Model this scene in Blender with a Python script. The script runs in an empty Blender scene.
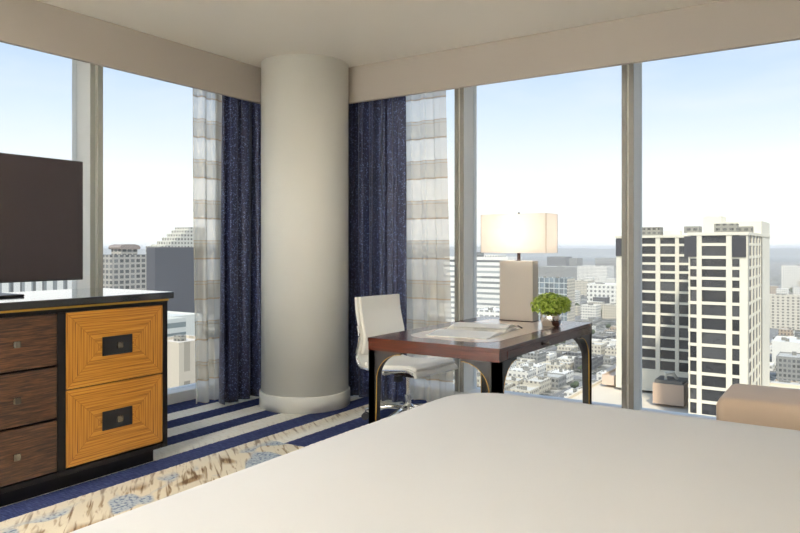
import bpy, bmesh, math, random
from mathutils import Vector, Matrix
random.seed(7)
sc = bpy.context.scene
C = sc.collection
PI = math.pi
HAZE = True

# ------------------------------------------------------------------ helpers
def MAT(name):
    m = bpy.data.materials.new(name); m.use_nodes = True
    nt = m.node_tree; nt.nodes.clear()
    return m, nt

class N:
    """small node-graph writer"""
    def __init__(s, nt): s.nt = nt
    def new(s, t, **kw):
        n = s.nt.nodes.new(t)
        for k, v in kw.items(): setattr(n, k, v)
        return n
    def put(s, sock, v):
        if v is None: return
        if isinstance(v, bpy.types.NodeSocket): s.nt.links.new(v, sock)
        else: sock.default_value = v
    def m(s, op, a, b=None, c=None, clamp=False):
        n = s.new('ShaderNodeMath', operation=op); n.use_clamp = clamp
        s.put(n.inputs[0], a); s.put(n.inputs[1], b)
        if c is not None: s.put(n.inputs[2], c)
        return n.outputs[0]
    def pos(s): return s.new('ShaderNodeNewGeometry').outputs['Position']
    def obj(s): return s.new('ShaderNodeTexCoord').outputs['Object']
    def xyz(s, v):
        n = s.new('ShaderNodeSeparateXYZ'); s.put(n.inputs[0], v); return n.outputs
    def comb(s, x, y, z):
        n = s.new('ShaderNodeCombineXYZ'); s.put(n.inputs[0], x); s.put(n.inputs[1], y); s.put(n.inputs[2], z); return n.outputs[0]
    def noise(s, vec, scale=5, detail=2, rough=.5, dist=0):
        n = s.new('ShaderNodeTexNoise'); s.put(n.inputs['Vector'], vec)
        n.inputs['Scale'].default_value = scale; n.inputs['Detail'].default_value = detail
        n.inputs['Roughness'].default_value = rough; n.inputs['Distortion'].default_value = dist
        return n.outputs[0]
    def ramp(s, fac, stops, interp='LINEAR'):
        n = s.new('ShaderNodeValToRGB'); cr = n.color_ramp; cr.interpolation = interp
        while len(cr.elements) < len(stops): cr.elements.new(1.0)
        for e, (p, c) in zip(cr.elements, stops):
            e.position = p; e.color = (*c, 1) if len(c) == 3 else c
        s.put(n.inputs[0], fac); return n.outputs[0]
    def mix(s, f, a, b, blend='MIX'):
        n = s.new('ShaderNodeMix', data_type='RGBA', blend_type=blend)
        s.put(n.inputs[0], f)
        for k, v in ((6, a), (7, b)):
            if isinstance(v, tuple) and len(v) == 3: v = (*v, 1)
            s.put(n.inputs[k], v)
        return n.outputs[2]
    def bump(s, h, strength=.2, dist=.01):
        n = s.new('ShaderNodeBump'); n.inputs['Strength'].default_value = strength
        n.inputs['Distance'].default_value = dist; s.put(n.inputs['Height'], h); return n.outputs[0]
    def bsdf(s, col, rough=.5, metal=0, normal=None, coat=0, spec=None, sheen=0, trans=0, ior=None):
        n = s.new('ShaderNodeBsdfPrincipled')
        if isinstance(col, tuple) and len(col) == 3: col = (*col, 1)
        s.put(n.inputs['Base Color'], col); s.put(n.inputs['Roughness'], rough); s.put(n.inputs['Metallic'], metal)
        if normal is not None: s.put(n.inputs['Normal'], normal)
        n.inputs['Coat Weight'].default_value = coat
        n.inputs['Coat Roughness'].default_value = .06
        n.inputs['Sheen Weight'].default_value = sheen
        n.inputs['Transmission Weight'].default_value = trans
        if ior: n.inputs['IOR'].default_value = ior
        if spec is not None: n.inputs['Specular IOR Level'].default_value = spec
        return n.outputs[0]
    def out(s, surf, vol=None):
        n = s.new('ShaderNodeOutputMaterial')
        if surf is not None: s.put(n.inputs['Surface'], surf)
        if vol is not None: s.put(n.inputs['Volume'], vol)

def srgb(r, g, b):
    f = lambda c: (c/255/12.92) if c/255 <= .04045 else ((c/255+.055)/1.055)**2.4
    return (f(r), f(g), f(b))

def plain(name, col, rough=.5, metal=0, grain=0, gscale=200, var=0, vscale=3, **kw):
    m, nt = MAT(name); g = N(nt)
    c = col; nrm = None; p = g.obj()
    if var:
        c = g.mix(g.noise(p, vscale, 3), tuple(x*(1-var) for x in col), tuple(min(1, x*(1+var)) for x in col))
    if grain: nrm = g.bump(g.noise(p, gscale, 2), grain, .002)
    g.out(g.bsdf(c, rough, metal, nrm, **kw))
    return m

def link(name, bm, mat=None, parent=None, smooth=False, loc=None, bevel=0, seg=2):
    me = bpy.data.meshes.new(name)
    bmesh.ops.recalc_face_normals(bm, faces=bm.faces)
    bm.to_mesh(me); bm.free()
    if smooth:
        for p in me.polygons: p.use_smooth = True
    o = bpy.data.objects.new(name, me); C.objects.link(o)
    if mat: me.materials.append(mat)
    if parent: o.parent = parent
    if loc: o.location = loc
    if bevel:
        b = o.modifiers.new('bevel', 'BEVEL'); b.width = bevel; b.segments = seg; b.limit_method = 'ANGLE'; b.angle_limit = math.radians(35)
        b.harden_normals = False
    return o

def box(bm, x0, x1, y0, y1, z0, z1):
    vs = [bm.verts.new((x, y, z)) for x in (x0, x1) for y in (y0, y1) for z in (z0, z1)]
    for f in ((0,1,3,2),(4,6,7,5),(0,4,5,1),(2,3,7,6),(0,2,6,4),(1,5,7,3)):
        bm.faces.new([vs[i] for i in f])
    return vs
def BX(*a):
    bm = bmesh.new(); box(bm, *a); return bm

def prism(bm, pts, axis, a0, a1):
    """extrude a 2-D outline; axis = the extrusion axis ('x': pts are (y,z), 'y': (x,z), 'z': (x,y))"""
    def P(p, a):
        return {'x': (a, p[0], p[1]), 'y': (p[0], a, p[1]), 'z': (p[0], p[1], a)}[axis]
    A = [bm.verts.new(P(p, a0)) for p in pts]; B = [bm.verts.new(P(p, a1)) for p in pts]
    n = len(pts)
    bm.faces.new(A); bm.faces.new(B[::-1])
    for i in range(n): bm.faces.new((A[i], A[(i+1) % n], B[(i+1) % n], B[i]))

def lathe(bm, prof, c=(0,0,0), seg=32, cap=True):
    rings = []
    for r, z in prof:
        rings.append([bm.verts.new((c[0]+r*math.cos(2*PI*i/seg), c[1]+r*math.sin(2*PI*i/seg), c[2]+z)) for i in range(seg)])
    for a, b in zip(rings, rings[1:]):
        for i in range(seg): bm.faces.new((a[i], a[(i+1) % seg], b[(i+1) % seg], b[i]))
    if cap:
        bm.faces.new(rings[0][::-1]); bm.faces.new(rings[-1])

def tube(bm, pts, r, seg=10, cap=True):
    pts = [Vector(p) for p in pts]; rings = []; up = Vector((0,0,1))
    rr = r if isinstance(r, (list, tuple)) else [r]*len(pts)
    for i, p in enumerate(pts):
        t = (pts[min(i+1, len(pts)-1)] - pts[max(i-1, 0)]).normalized()
        a = t.cross(up)
        if a.length < 1e-3: a = t.cross(Vector((0,1,0)))
        a.normalize(); b = t.cross(a).normalized()
        rings.append([bm.verts.new(p + rr[i]*(math.cos(2*PI*k/seg)*a + math.sin(2*PI*k/seg)*b)) for k in range(seg)])
    for A, B in zip(rings, rings[1:]):
        for k in range(seg): bm.faces.new((A[k], A[(k+1) % seg], B[(k+1) % seg], B[k]))
    if cap:
        bm.faces.new(rings[0]); bm.faces.new(rings[-1][::-1])

def tag(o, label=None, cat=None, group=None, kind=None):
    if label: o['label'] = label
    if cat: o['category'] = cat
    if group: o['group'] = group
    if kind: o['kind'] = kind
    return o
def thing(name, loc, label, cat, group=None, rz=0):
    o = bpy.data.objects.new(name, None); C.objects.link(o); o.location = loc; o.rotation_euler.z = rz
    o.empty_display_size = .1
    return tag(o, label, cat, group)
def struct(name, bm, mat, parent=None, **kw):
    o = link(name, bm, mat, parent, **kw)
    if not parent: o['kind'] = 'structure'
    return o
def copy_tree(o, parent=None):
    c = o.copy(); C.objects.link(c); c.parent = parent
    for ch in list(o.children): copy_tree(ch, c)
    return c

# ------------------------------------------------------------------ camera
H = 1.27
cam_d = bpy.data.cameras.new('camera'); cam = bpy.data.objects.new('camera', cam_d); C.objects.link(cam)
cam_d.sensor_width = 36; cam_d.lens = 695/800*36
cam_d.shift_y = -(266.5-247)/800
cam_d.clip_start = .05; cam_d.clip_end = 40000
YAW = math.atan2(458, 695)
cam.location = (0, 0, H); cam.rotation_euler = (PI/2, 0, YAW)
sc.camera = cam
FX, FY = -math.sin(YAW), math.cos(YAW)

# ------------------------------------------------------------------ room materials
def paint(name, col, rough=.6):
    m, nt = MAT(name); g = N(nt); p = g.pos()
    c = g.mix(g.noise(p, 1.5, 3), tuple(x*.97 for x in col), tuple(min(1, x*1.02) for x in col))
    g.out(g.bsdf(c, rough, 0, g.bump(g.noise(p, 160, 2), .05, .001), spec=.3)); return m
M_wall = paint('wall_paint', srgb(228, 224, 216))
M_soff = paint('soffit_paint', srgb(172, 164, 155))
M_ceil = paint('ceiling_paint', srgb(228, 222, 212), .8)
M_col = paint('column_paint', srgb(232, 231, 224), .45)
M_trim = paint('white_trim', srgb(238, 238, 234), .4)
M_mull = plain('mullion_metal', srgb(240, 240, 234), .5)
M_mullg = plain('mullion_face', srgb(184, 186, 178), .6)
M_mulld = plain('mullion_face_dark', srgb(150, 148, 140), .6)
M_black = plain('black_lacquer', srgb(11, 8, 8), .4, coat=.0, spec=.3, var=.1)
M_chrome = plain('chrome', (.8, .8, .8), .12, 1, var=.02)
M_white = plain('white_leather', srgb(250, 248, 240), .42, grain=.15, gscale=300, var=.02)
M_brass = plain('gold_inlay', srgb(188, 146, 62), .35, .6, var=.05)

def mat_glass():
    m, nt = MAT('window_glass'); g = N(nt)
    t = g.new('ShaderNodeBsdfTransparent'); t.inputs[0].default_value = (.97, .98, .975, 1)
    gl = g.new('ShaderNodeBsdfGlossy'); gl.inputs['Roughness'].default_value = .0
    lw = g.new('ShaderNodeFresnel'); lw.inputs[0].default_value = 1.25
    f = g.m('MULTIPLY', lw.outputs[0], .6)
    mx = g.new('ShaderNodeMixShader'); g.put(mx.inputs[0], f); g.put(mx.inputs[1], t.outputs[0]); g.put(mx.inputs[2], gl.outputs[0])
    g.out(mx.outputs[0]); return m
M_glass = mat_glass()

def mat_carpet():
    m, nt = MAT('striped_carpet'); g = N(nt); p = g.pos(); x, y, z = g.xyz(p)
    wob = g.m('MULTIPLY', g.m('SUBTRACT', g.noise(g.comb(g.m('MULTIPLY', x, 6), g.m('MULTIPLY', y, 40), 0), 1, 2), .5), .02)
    xs = g.m('ADD', x, wob)
    u = g.m('DIVIDE', g.m('ADD', xs, 4.8), 2.0)          # -4.8 .. -2.8
    k = lambda v: (v+4.8)/2.0
    blue, cream = (0, 0, 0), (1, 1, 1)
    st = g.ramp(u, [(0, cream), (k(-4.63), blue), (k(-4.39), cream), (k(-4.21), blue), (k(-4.03), cream), (k(-3.85), blue),
                    (k(-3.69), cream), (k(-3.49), blue), (k(-3.31), cream)], 'CONSTANT')
    thr = g.noise(g.comb(g.m('MULTIPLY', x, 18), g.m('MULTIPLY', y, 160), 0), 1, 3)
    blu = g.ramp(thr, [(.3, srgb(30, 35, 68)), (.5, srgb(46, 54, 94)), (.72, srgb(82, 92, 124))])
    crm = g.ramp(thr, [(.28, srgb(196, 188, 168)), (.40, srgb(242, 236, 220)), (.7, srgb(252, 250, 240))])
    # feathered strokes
    fv = g.comb(g.m('MULTIPLY', g.m('SUBTRACT', x, g.m('MULTIPLY', y, .4)), 4.5), g.m('MULTIPLY', g.m('ADD', y, g.m('MULTIPLY', x, .75)), 30), 0)
    fth = g.noise(fv, 1, 2, .5, .6)
    strokes = g.ramp(fth, [(.30, srgb(122, 96, 68)), (.40, srgb(190, 172, 142)), (.48, srgb(230, 220, 196))])
    cl = g.noise(g.comb(g.m('MULTIPLY', x, 4.5), g.m('MULTIPLY', g.m('ADD', y, g.m('MULTIPLY', x, .5)), 4.2), 0), 1, 1, .4, .3)
    dots = g.noise(g.comb(g.m('MULTIPLY', x, 60), g.m('MULTIPLY', y, 50), 0), 1, 1)
    sky_ = g.ramp(dots, [(.36, srgb(110, 122, 146)), (.48, srgb(176, 186, 194)), (.7, srgb(196, 202, 202))])
    pat = g.mix(g.ramp(cl, [(.53, (0,0,0)), (.58, (1,1,1))]), strokes, sky_)
    brn = g.ramp(fth, [(.42, srgb(110, 84, 58)), (.58, srgb(186, 160, 124))])
    pat = g.mix(g.ramp(cl, [(.34, (1,1,1)), (.42, (0,0,0))]), pat, brn)
    zone = g.m('MULTIPLY', g.ramp(g.m('ADD', u, 0), [(k(-3.24), (0,0,0)), (k(-3.16), (1,1,1))]), 1)
    crm2 = g.mix(g.ramp(u, [(k(-3.72), (0,0,0)), (k(-3.6), (0,0,0)), (k(-3.34), (.8,.8,.8))]), crm, strokes)
    base = g.mix(st, blu, crm2)
    near = g.ramp(g.m('SUBTRACT', g.m('MULTIPLY', y, 1), 2.4), [(0, (1,1,1)), (1, (1,1,1))])
    stp2 = g.ramp(g.m('FRACT', g.m('DIVIDE', g.m('ADD', xs, 3.1), .36)), [(0, (0,0,0)), (.45, (1,1,1))], 'CONSTANT')
    farz = g.m('GREATER_THAN', g.m('ADD', y, g.m('MULTIPLY', wob, 4)), 3.35)
    pat = g.mix(farz, pat, g.mix(stp2, blu, crm))
    col = g.mix(zone, base, pat)
    g.out(g.bsdf(col, .95, 0, g.bump(thr, .4, .006), spec=.1)); return m
M_carpet = mat_carpet()

# ------------------------------------------------------------------ room shell
XW, YW = -4.75, 5.19            # glass planes
XB, YB = .66, -2.6              # solid walls
ZC = 2.745
struct('floor', BX(XW-.1, XB+.15, YB-.15, YW+.1, -.25, 0), M_carpet)
struct('ceiling', BX(XW-.25, XB+.15, YB-.15, YW+.25, ZC, ZC+.25), M_ceil)
struct('wall_right', BX(XB, XB+.15, YB-.15, YW+.1, 0, ZC), M_wall)
struct('wall_back', BX(XW-.1, XB, YB-.15, YB, 0, ZC), M_wall)
struct('wall_left', BX(XW-.1, XW+.15, YB, -1.1, 0, ZC), M_wall)
struct('baseboard_right', BX(XB-.015, XB, YB, YW-.2, 0, .12), M_trim)
struct('baseboard_back', BX(XW+.15, XB-.015, YB, YB+.015, 0, .12), M_trim)
# dropped bulkheads that hide the curtain pocket
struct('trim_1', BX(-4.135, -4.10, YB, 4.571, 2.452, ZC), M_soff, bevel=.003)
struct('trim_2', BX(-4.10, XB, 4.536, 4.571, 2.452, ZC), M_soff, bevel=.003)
# window curbs
struct('trim_3', BX(XW-.08, -4.63, -1.1, YW+.08, 0, .085), M_trim, bevel=.004)
struct('trim_4', BX(-4.63, XB, 5.02, YW+.08, 0, .085), M_trim, bevel=.004)
# window heads
struct('trim_5', BX(XW-.08, -4.60, -1.1, YW+.08, 2.66, ZC), M_mull)
struct('trim_6', BX(-4.60, XB, 5.02, YW+.08, 2.66, ZC), M_mull)

def mullion_l(y, k):
    bm = bmesh.new(); box(bm, XW-.06, -4.585, y-.05, y-.012, .085, 2.66); box(bm, XW-.06, -4.60, y-.012, y+.012, .085, 2.66); box(bm, XW-.06, -4.585, y+.012, y+.05, .085, 2.66)
    m = struct('trim_%d' % k, bm, M_mull)
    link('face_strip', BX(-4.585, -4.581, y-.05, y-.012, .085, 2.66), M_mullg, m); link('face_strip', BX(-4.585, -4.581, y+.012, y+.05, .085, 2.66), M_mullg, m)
def mullion_r(x, k):
    bm = bmesh.new(); box(bm, x-.042, x-.008, 5.02, YW+.06, .085, 2.66); box(bm, x-.008, x+.008, 5.035, YW+.06, .085, 2.66); box(bm, x+.008, x+.042, 5.02, YW+.06, .085, 2.66)
    m = struct('trim_%d' % k, bm, M_mull)
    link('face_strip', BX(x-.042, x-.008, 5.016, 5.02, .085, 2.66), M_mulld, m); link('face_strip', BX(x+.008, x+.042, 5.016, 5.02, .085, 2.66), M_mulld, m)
ly = [-1.10, .26, 1.62, 2.98, 4.34]; rx = [-4.09, -2.727, -1.368, -.008]
k = 7
for y in ly[1:]: mullion_l(y, k); k += 1
for x in rx: mullion_r(x, k); k += 1
bm = bmesh.new(); box(bm, XW-.08, XW+.09, YW-.09, YW+.08, .085, 2.66); struct('trim_%d' % k, bm, M_mull)
k = 1
edges = ly + [YW-.09]
for a, b in zip(edges, edges[1:]):
    struct('window_%d' % k, BX(XW-.006, XW+.006, a+.05, b-.05 if b < 5 else b, .085, 2.66), M_glass); k += 1
edges = [XW+.09] + rx + [XB]
for a, b in zip(edges, edges[1:]):
    struct('window_%d' % k, BX(a+.042 if a > -4.6 else a, b-.042 if b < .5 else b, YW-.006, YW+.006, .085, 2.66), M_glass); k += 1

# round concrete column
CX, CY = -3.754, 4.294
bm = bmesh.new(); lathe(bm, [(.352, .12), (.352, ZC)], (CX, CY, 0), 96)
colm = struct('column', bm, M_col, smooth=False)
for p in colm.data.polygons: p.use_smooth = abs(p.normal.z) < .5
bm = bmesh.new(); lathe(bm, [(.366, 0), (.366, .115), (.362, .122), (.3, .122)], (CX, CY, 0), 96)
cb = struct('base_ring', bm, M_col, colm)
for p in cb.data.polygons: p.use_smooth = abs(p.normal.z) < .5

# ------------------------------------------------------------------ curtains
def mat_navy():
    m, nt = MAT('navy_fabric'); g = N(nt); p = g.pos()
    v = g.new('ShaderNodeTexVoronoi'); g.put(v.inputs['Vector'], p); v.inputs['Scale'].default_value = 85
    sp = g.ramp(v.outputs['Distance'], [(.2, (1,1,1)), (.42, (0,0,0))])
    gate = g.ramp(g.noise(p, 45, 2), [(.42, (0,0,0)), (.52, (1,1,1))])
    f = g.m('MULTIPLY', sp, gate)
    base = g.ramp(g.noise(p, 120, 2), [(.35, srgb(14, 19, 50)), (.65, srgb(26, 34, 76))])
    c = g.mix(f, base, srgb(112, 132, 178))
    g.out(g.bsdf(c, .55, 0, g.bump(g.noise(p, 400, 1), .2, .001), sheen=.3)); return m
def mat_sheer():
    m, nt = MAT('sheer_fabric'); g = N(nt); p = g.pos(); x, y, z = g.xyz(p)
    fr = g.m('FRACT', g.m('DIVIDE', g.m('SUBTRACT', z, .045), .325))
    band = g.m('MULTIPLY', g.m('GREATER_THAN', fr, .46), g.m('LESS_THAN', fr, .93))
    line = g.m('ADD', g.m('MULTIPLY', g.m('GREATER_THAN', fr, .46), g.m('LESS_THAN', fr, .50)),
               g.m('ADD', g.m('MULTIPLY', g.m('GREATER_THAN', fr, .915), g.m('LESS_THAN', fr, .935)),
                   g.m('MULTIPLY', g.m('GREATER_THAN', fr, .84), g.m('LESS_THAN', fr, .855))), clamp=True)
    col = g.mix(band, srgb(255, 252, 242), srgb(224, 218, 202))
    col = g.mix(line, col, srgb(200, 180, 154))
    tr = g.new('ShaderNodeBsdfTransparent')
    tl = g.new('ShaderNodeBsdfTranslucent'); g.put(tl.inputs[0], col)
    df = g.new('ShaderNodeBsdfDiffuse'); g.put(df.inputs[0], col)
    a = g.new('ShaderNodeMixShader'); a.inputs[0].default_value = .30; g.put(a.inputs[1], df.outputs[0]); g.put(a.inputs[2], tl.outputs[0])
    op = g.m('ADD', g.m('MULTIPLY', band, .16), g.m('ADD', .52, g.m('MULTIPLY', line, .15)))
    b = g.new('ShaderNodeMixShader'); g.put(b.inputs[0], op); g.put(b.inputs[1], tr.outputs[0]); g.put(b.inputs[2], a.outputs[0])
    g.out(b.outputs[0]); return m
M_navy, M_sheer = mat_navy(), mat_sheer()

def curtain(axis, c, a0, a1, folds, amp, z0, z1, mat, name, label, cat, flare=0, ph=0, thick=.004, top=1.0):
    """sheet hanging along the axis from a0 to a1 with wavy folds about plane c; flare: extra spread of its a1 end at the hem"""
    bm = bmesh.new(); nu, nv = folds*14, 26; grid = []
    for j in range(nv+1):
        v = j/nv; z = z1 + (z0-z1)*v; row = []
        for i in range(nu+1):
            s = i/nu; am = amp*(.55+.45*v)*(1+.35*math.sin(5.1*s*folds/3+ph))
            off = am*math.sin(2*PI*folds*s + ph + .25*math.sin(3*v+4*s))
            off += .35*am*math.sin(2*PI*folds*2.3*s+1.3+ph)
            a = a0 + (a1-a0)*s + flare*s*v**1.3 + .012*math.sin(4*PI*folds*s+ph)
            row.append(bm.verts.new((c+off, a, z) if axis == 'y' else (a, c+off, z)))
        grid.append(row)
    for j in range(nv):
        for i in range(nu): bm.faces.new((grid[j][i], grid[j][i+1], grid[j+1][i+1], grid[j+1][i]))
    t = thing(name, ((c, (a0+a1)/2, z0) if axis == 'y' else ((a0+a1)/2, c, z0)), label, cat)
    o = link('fabric', bm, mat, t, smooth=True)
    o.location = -t.location
    if thick:
        so = o.modifiers.new('s', 'SOLIDIFY'); so.thickness = thick; so.offset = 0
    r = bmesh.new()
    q = .01
    if axis == 'y': box(r, c-.012, c+.012, min(a0,a1), max(a0,a1), z1-.005, z1+.03)
    else: box(r, min(a0,a1), max(a0,a1), c-.012, c+.012, z1-.005, z1+.03)
    h = link('heading_tape', r, mat, t); h.location = -t.location
    return t
ZT = 2.70
curtain('y', -4.245, 4.42, 3.862, 4, .045, .015, ZT, M_navy, 'blackout_curtain', 'navy blue speckled curtain hanging left of the round column', 'curtain', flare=-.02, ph=.6)
curtain('x', 4.70, -3.74, -3.07, 6, .042, .015, ZT, M_navy, 'blackout_curtain', 'navy blue speckled curtain hanging right of the column, behind the chair', 'curtain', ph=2)
curtain('y', -4.40, 4.30, 3.70, 5, .030, .02, ZT, M_sheer, 'sheer_curtain', 'sheer white curtain with beige bands beside the dresser-side window', 'curtain', flare=.03, ph=.3, thick=0)
curtain('x', 4.83, -3.55, -2.76, 6, .022, .02, ZT, M_sheer, 'sheer_curtain', 'sheer white curtain with beige bands behind the desk and chair', 'curtain', flare=.07, ph=1, thick=0)

# ------------------------------------------------------------------ dresser
def mat_gold_veneer():
    m, nt = MAT('mitred_zebrano_veneer'); g = N(nt); p = g.obj(); x, y, z = g.xyz(p)
    ax = g.m('ABSOLUTE', y); az = g.m('ABSOLUTE', z)
    dx = g.m('SUBTRACT', .30, ax); dz = g.m('SUBTRACT', .20, az)
    w = g.m('MINIMUM', dx, dz); side = g.m('LESS_THAN', dx, dz)
    al = g.m('ADD', g.m('MULTIPLY', side, z), g.m('MULTIPLY', g.m('SUBTRACT', 1, side), y))
    n1 = g.noise(g.comb(g.m('MULTIPLY', w, 150), g.m('MULTIPLY', al, 1.6), side), 1, 3, .6)
    c = g.ramp(n1, [(.30, srgb(96, 56, 14)), (.42, srgb(146, 92, 26)), (.54, srgb(182, 124, 42)), (.75, srgb(198, 144, 62))])
    c = g.mix(g.m('LESS_THAN', g.m('ABSOLUTE', g.m('SUBTRACT', dx, dz)), .0025), c, srgb(150, 98, 30))
    g.out(g.bsdf(c, .38, coat=.15)); return m
def mat_dark_veneer():
    m, nt = MAT('dark_zebrano_veneer'); g = N(nt); p = g.pos(); x, y, z = g.xyz(p)
    n1 = g.noise(g.comb(x, g.m('MULTIPLY', y, 9), g.m('MULTIPLY', z, 190)), 1, 4, .65, .15)
    c = g.ramp(n1, [(.36, srgb(24, 15, 11)), (.48, srgb(58, 36, 22)), (.62, srgb(92, 60, 38)), (.8, srgb(116, 80, 52))])
    g.out(g.bsdf(c, .4, coat=.1)); return m
M_gv, M_dv = mat_gold_veneer(), mat_dark_veneer()
M_ink = plain('black_inset', srgb(14, 14, 16), .5, var=.1)
M_knob = plain('smoked_knob', srgb(128, 120, 108), .15, .7, var=.1)
M_top = plain('black_top', srgb(26, 25, 27), .13, coat=1.0, var=.05)

DX0, DX1, DY0, DY1 = -4.17, -3.44, .90, 2.70
dr = thing('dresser', ((DX0+DX1)/2, (DY0+DY1)/2, 0), 'long black-framed dresser with dark striped and golden veneer drawers under the television', 'dresser')
def dpart(name, bm, mat, parent=dr, **kw):
    o = link(name, bm, mat, parent, **kw)
    if parent is dr: o.location = -dr.location
    return o
bm = bmesh.new()
box(bm, DX0, DX1-.03, DY0, DY1, .082, .95)                       # carcase
box(bm, DX1-.03, DX1, DY1-.033, DY1, .082, .95); box(bm, DX1-.03, DX1, DY0, DY0+.033, .082, .95)
box(bm, DX1-.03, DX1, DY0+.033, DY1-.033, .082, .108)
box(bm, DX1-.03, DX1, DY0+.033, DY1-.033, .93, .95)
for yc in (2.04, 1.56): box(bm, DX1-.03, DX1, yc-.022, yc+.022, .108, .93)
dpart('carcase', bm, M_black, bevel=.002)
dpart('plinth', BX(DX0+.02, DX1-.055, DY0+.05, DY1-.06, 0, .082), M_black)
dpart('gold_strip', BX(DX0+.004, DX1+.006, DY0-.004, DY1+.004, .951, .963), M_brass)
dpart('top', BX(DX0-.01, DX1+.03, DY0-.025, DY1+.025, .963, 1.003), M_top, bevel=.006, seg=3)
def drawer(yc, zc, w, h, mat, inset):
    o = link('drawer', BX(-.02, .0, -w/2, w/2, -h/2, h/2), mat, dr, bevel=.003)
    o.location = Vector((DX1-.002, yc, zc)) - dr.location
    if inset:
        bm = bmesh.new()
        box(bm, -.001, .004, -.093, .093, -.052, -.047); box(bm, -.001, .004, -.093, .093, .047, .052)
        box(bm, -.001, .004, -.093, -.088, -.047, .047); box(bm, -.001, .004, .088, .093, -.047, .047)
        box(bm, -.001, .0015, -.088, .088, -.047, .047)
        link('inset_plate', bm, M_ink, o)
    bm = bmesh.new(); tube(bm, [(0, 0, 0), (.018, 0, 0)], .006, 12)
    box(bm, .016, .032, -.016, .016, -.016, .016)
    kb = link('knob', bm, M_knob, o, bevel=.003)
for yc in (2.365, 1.235):
    for zc in (.726, .318): drawer(yc, zc, .602, .402, M_gv, True)
for i in range(3): drawer(1.80, .115+.131+.2745*i, .43, .262, M_dv, False)

# television
tv = thing('television', (-3.87, 1.785, 1.003), 'large black flat television standing on the dresser', 'television')
def tpart(name, bm, mat, parent=tv, **kw): return link(name, bm, mat, parent, **kw)
M_tvb = plain('tv_plastic', srgb(22, 20, 20), .4, var=.05)
M_scr = plain('tv_screen', srgb(46, 38, 38), .22, var=.04, spec=.6)
body = tpart('housing', BX(-.03, .018, -.622, .632, .073, .775), M_tvb, bevel=.004)
tpart('back_cover', BX(-.065, -.03, -.42, .42, .12, .55), M_tvb, bevel=.01)
tpart('screen', BX(.018, .0195, -.615, .625, .081, .768), M_scr)
bm = bmesh.new(); prism(bm, [(-.12, -.23), (.12, -.23), (.12, .23), (-.12, .23)], 'z', 0, .012)
tpart('stand_base', bm, M_tvb, bevel=.005)
tpart('stand_neck', BX(-.045, -.005, -.06, .06, .01, .2), M_tvb, bevel=.004)

# ------------------------------------------------------------------ bed
def mat_linen():
    m, nt = MAT('white_linen'); g = N(nt); p = g.pos()
    c = g.mix(g.noise(p, 2, 2), srgb(220, 220, 220), srgb(225, 225, 225))
    h = g.m('ADD', g.m('MULTIPLY', g.noise(p, 2.2, 2), 1), g.m('MULTIPLY', g.noise(p, 500, 1), .01))
    g.out(g.bsdf(c, .8, 0, g.bump(h, .15, .08), spec=.2, sheen=.1)); return m
M_linen = mat_linen()
BX0, BX1, BY0, BY1, BZ = -1.565, .52, .62, 2.90, .622
bed = thing('bed', ((BX0+BX1)/2, (BY0+BY1)/2, 0), 'wide bed with smooth white duvet filling the foreground', 'bed')
def bpart(name, bm, mat, parent=bed, **kw):
    o = link(name, bm, mat, parent, **kw); o.location = -bed.location; return o
def pillowbox(x0, x1, y0, y1, z0, z1, r, crown=.0, nx=60, ny=60, pw=3.0, cr=.25):
    """rounded cushion-like slab: super-elliptic edge, softly crowned top"""
    bm = bmesh.new(); g1 = []
    cx, cy = (x0+x1)/2, (y0+y1)/2; hx, hy = (x1-x0)/2, (y1-y0)/2
    def warp(u): return math.sin(u*PI/2)*.35 + u*.65
    rows = []
    for j in range(ny+1):
        row = []
        for i in range(nx+1):
            u = warp(-1+2*i/nx); v = warp(-1+2*j/ny)
            X = u*hx; Y = v*hy
            # round the plan corners
            ex = max(0, abs(X)-(hx-cr)); ey = max(0, abs(Y)-(hy-cr))
            if ex > 0 and ey > 0:
                L = max(ex, ey); q = L/math.hypot(ex, ey)
                X = math.copysign(hx-cr+ex*q, X); Y = math.copysign(hy-cr+ey*q, Y)
                e = cr-L
            else: e = min(hx-abs(X), hy-abs(Y))
            if e < r: z = z1 - r + math.sqrt(max(0, r*r-(r-e)**2))
            else: z = z1
            z += crown*(1-u*u)*(1-v*v)
            row.append(bm.verts.new((cx+X, cy+Y, z)))
        rows.append(row)
    for j in range(ny):
        for i in range(nx): bm.faces.new((rows[j][i], rows[j][i+1], rows[j+1][i+1], rows[j+1][i]))
    rim = [rows[0][i] for i in range(nx)] + [rows[j][nx] for j in range(ny)] + [rows[ny][i] for i in range(nx, 0, -1)] + [rows[j][0] for j in range(ny, 0, -1)]
    low = [bm.verts.new((v.co.x, v.co.y, z0)) for v in rim]
    n = len(rim)
    for i in range(n): bm.faces.new((rim[i], rim[(i+1) % n], low[(i+1) % n], low[i]))
    bm.faces.new(low[::-1])
    return bm
bpart('duvet', pillowbox(BX0, BX1, BY0, BY1, .30, BZ, .09, .012, cr=.30), M_linen, smooth=True)
bpart('mattress', pillowbox(BX0+.05, BX1, BY0+.05, BY1-.05, .17, .31, .02, nx=20, ny=20, cr=.08), M_linen)
bpart('bed_base', BX(BX0+.08, BX1, BY0+.08, BY1-.08, .05, .17), M_black)
for xx in (BX0+.15, BX1-.15):
    for yy in (BY0+.15, BY1-.15): bpart('leg', BX(xx-.03, xx+.03, yy-.03, yy+.03, 0, .05), M_black)
M_head = plain('headboard_fabric', srgb(150, 132, 112), .8, grain=.2, var=.04)
bpart('headboard', BX(.53, .64, BY0-.05, BY1-.05, .02, 1.35), M_head, bevel=.02, seg=3)

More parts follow.
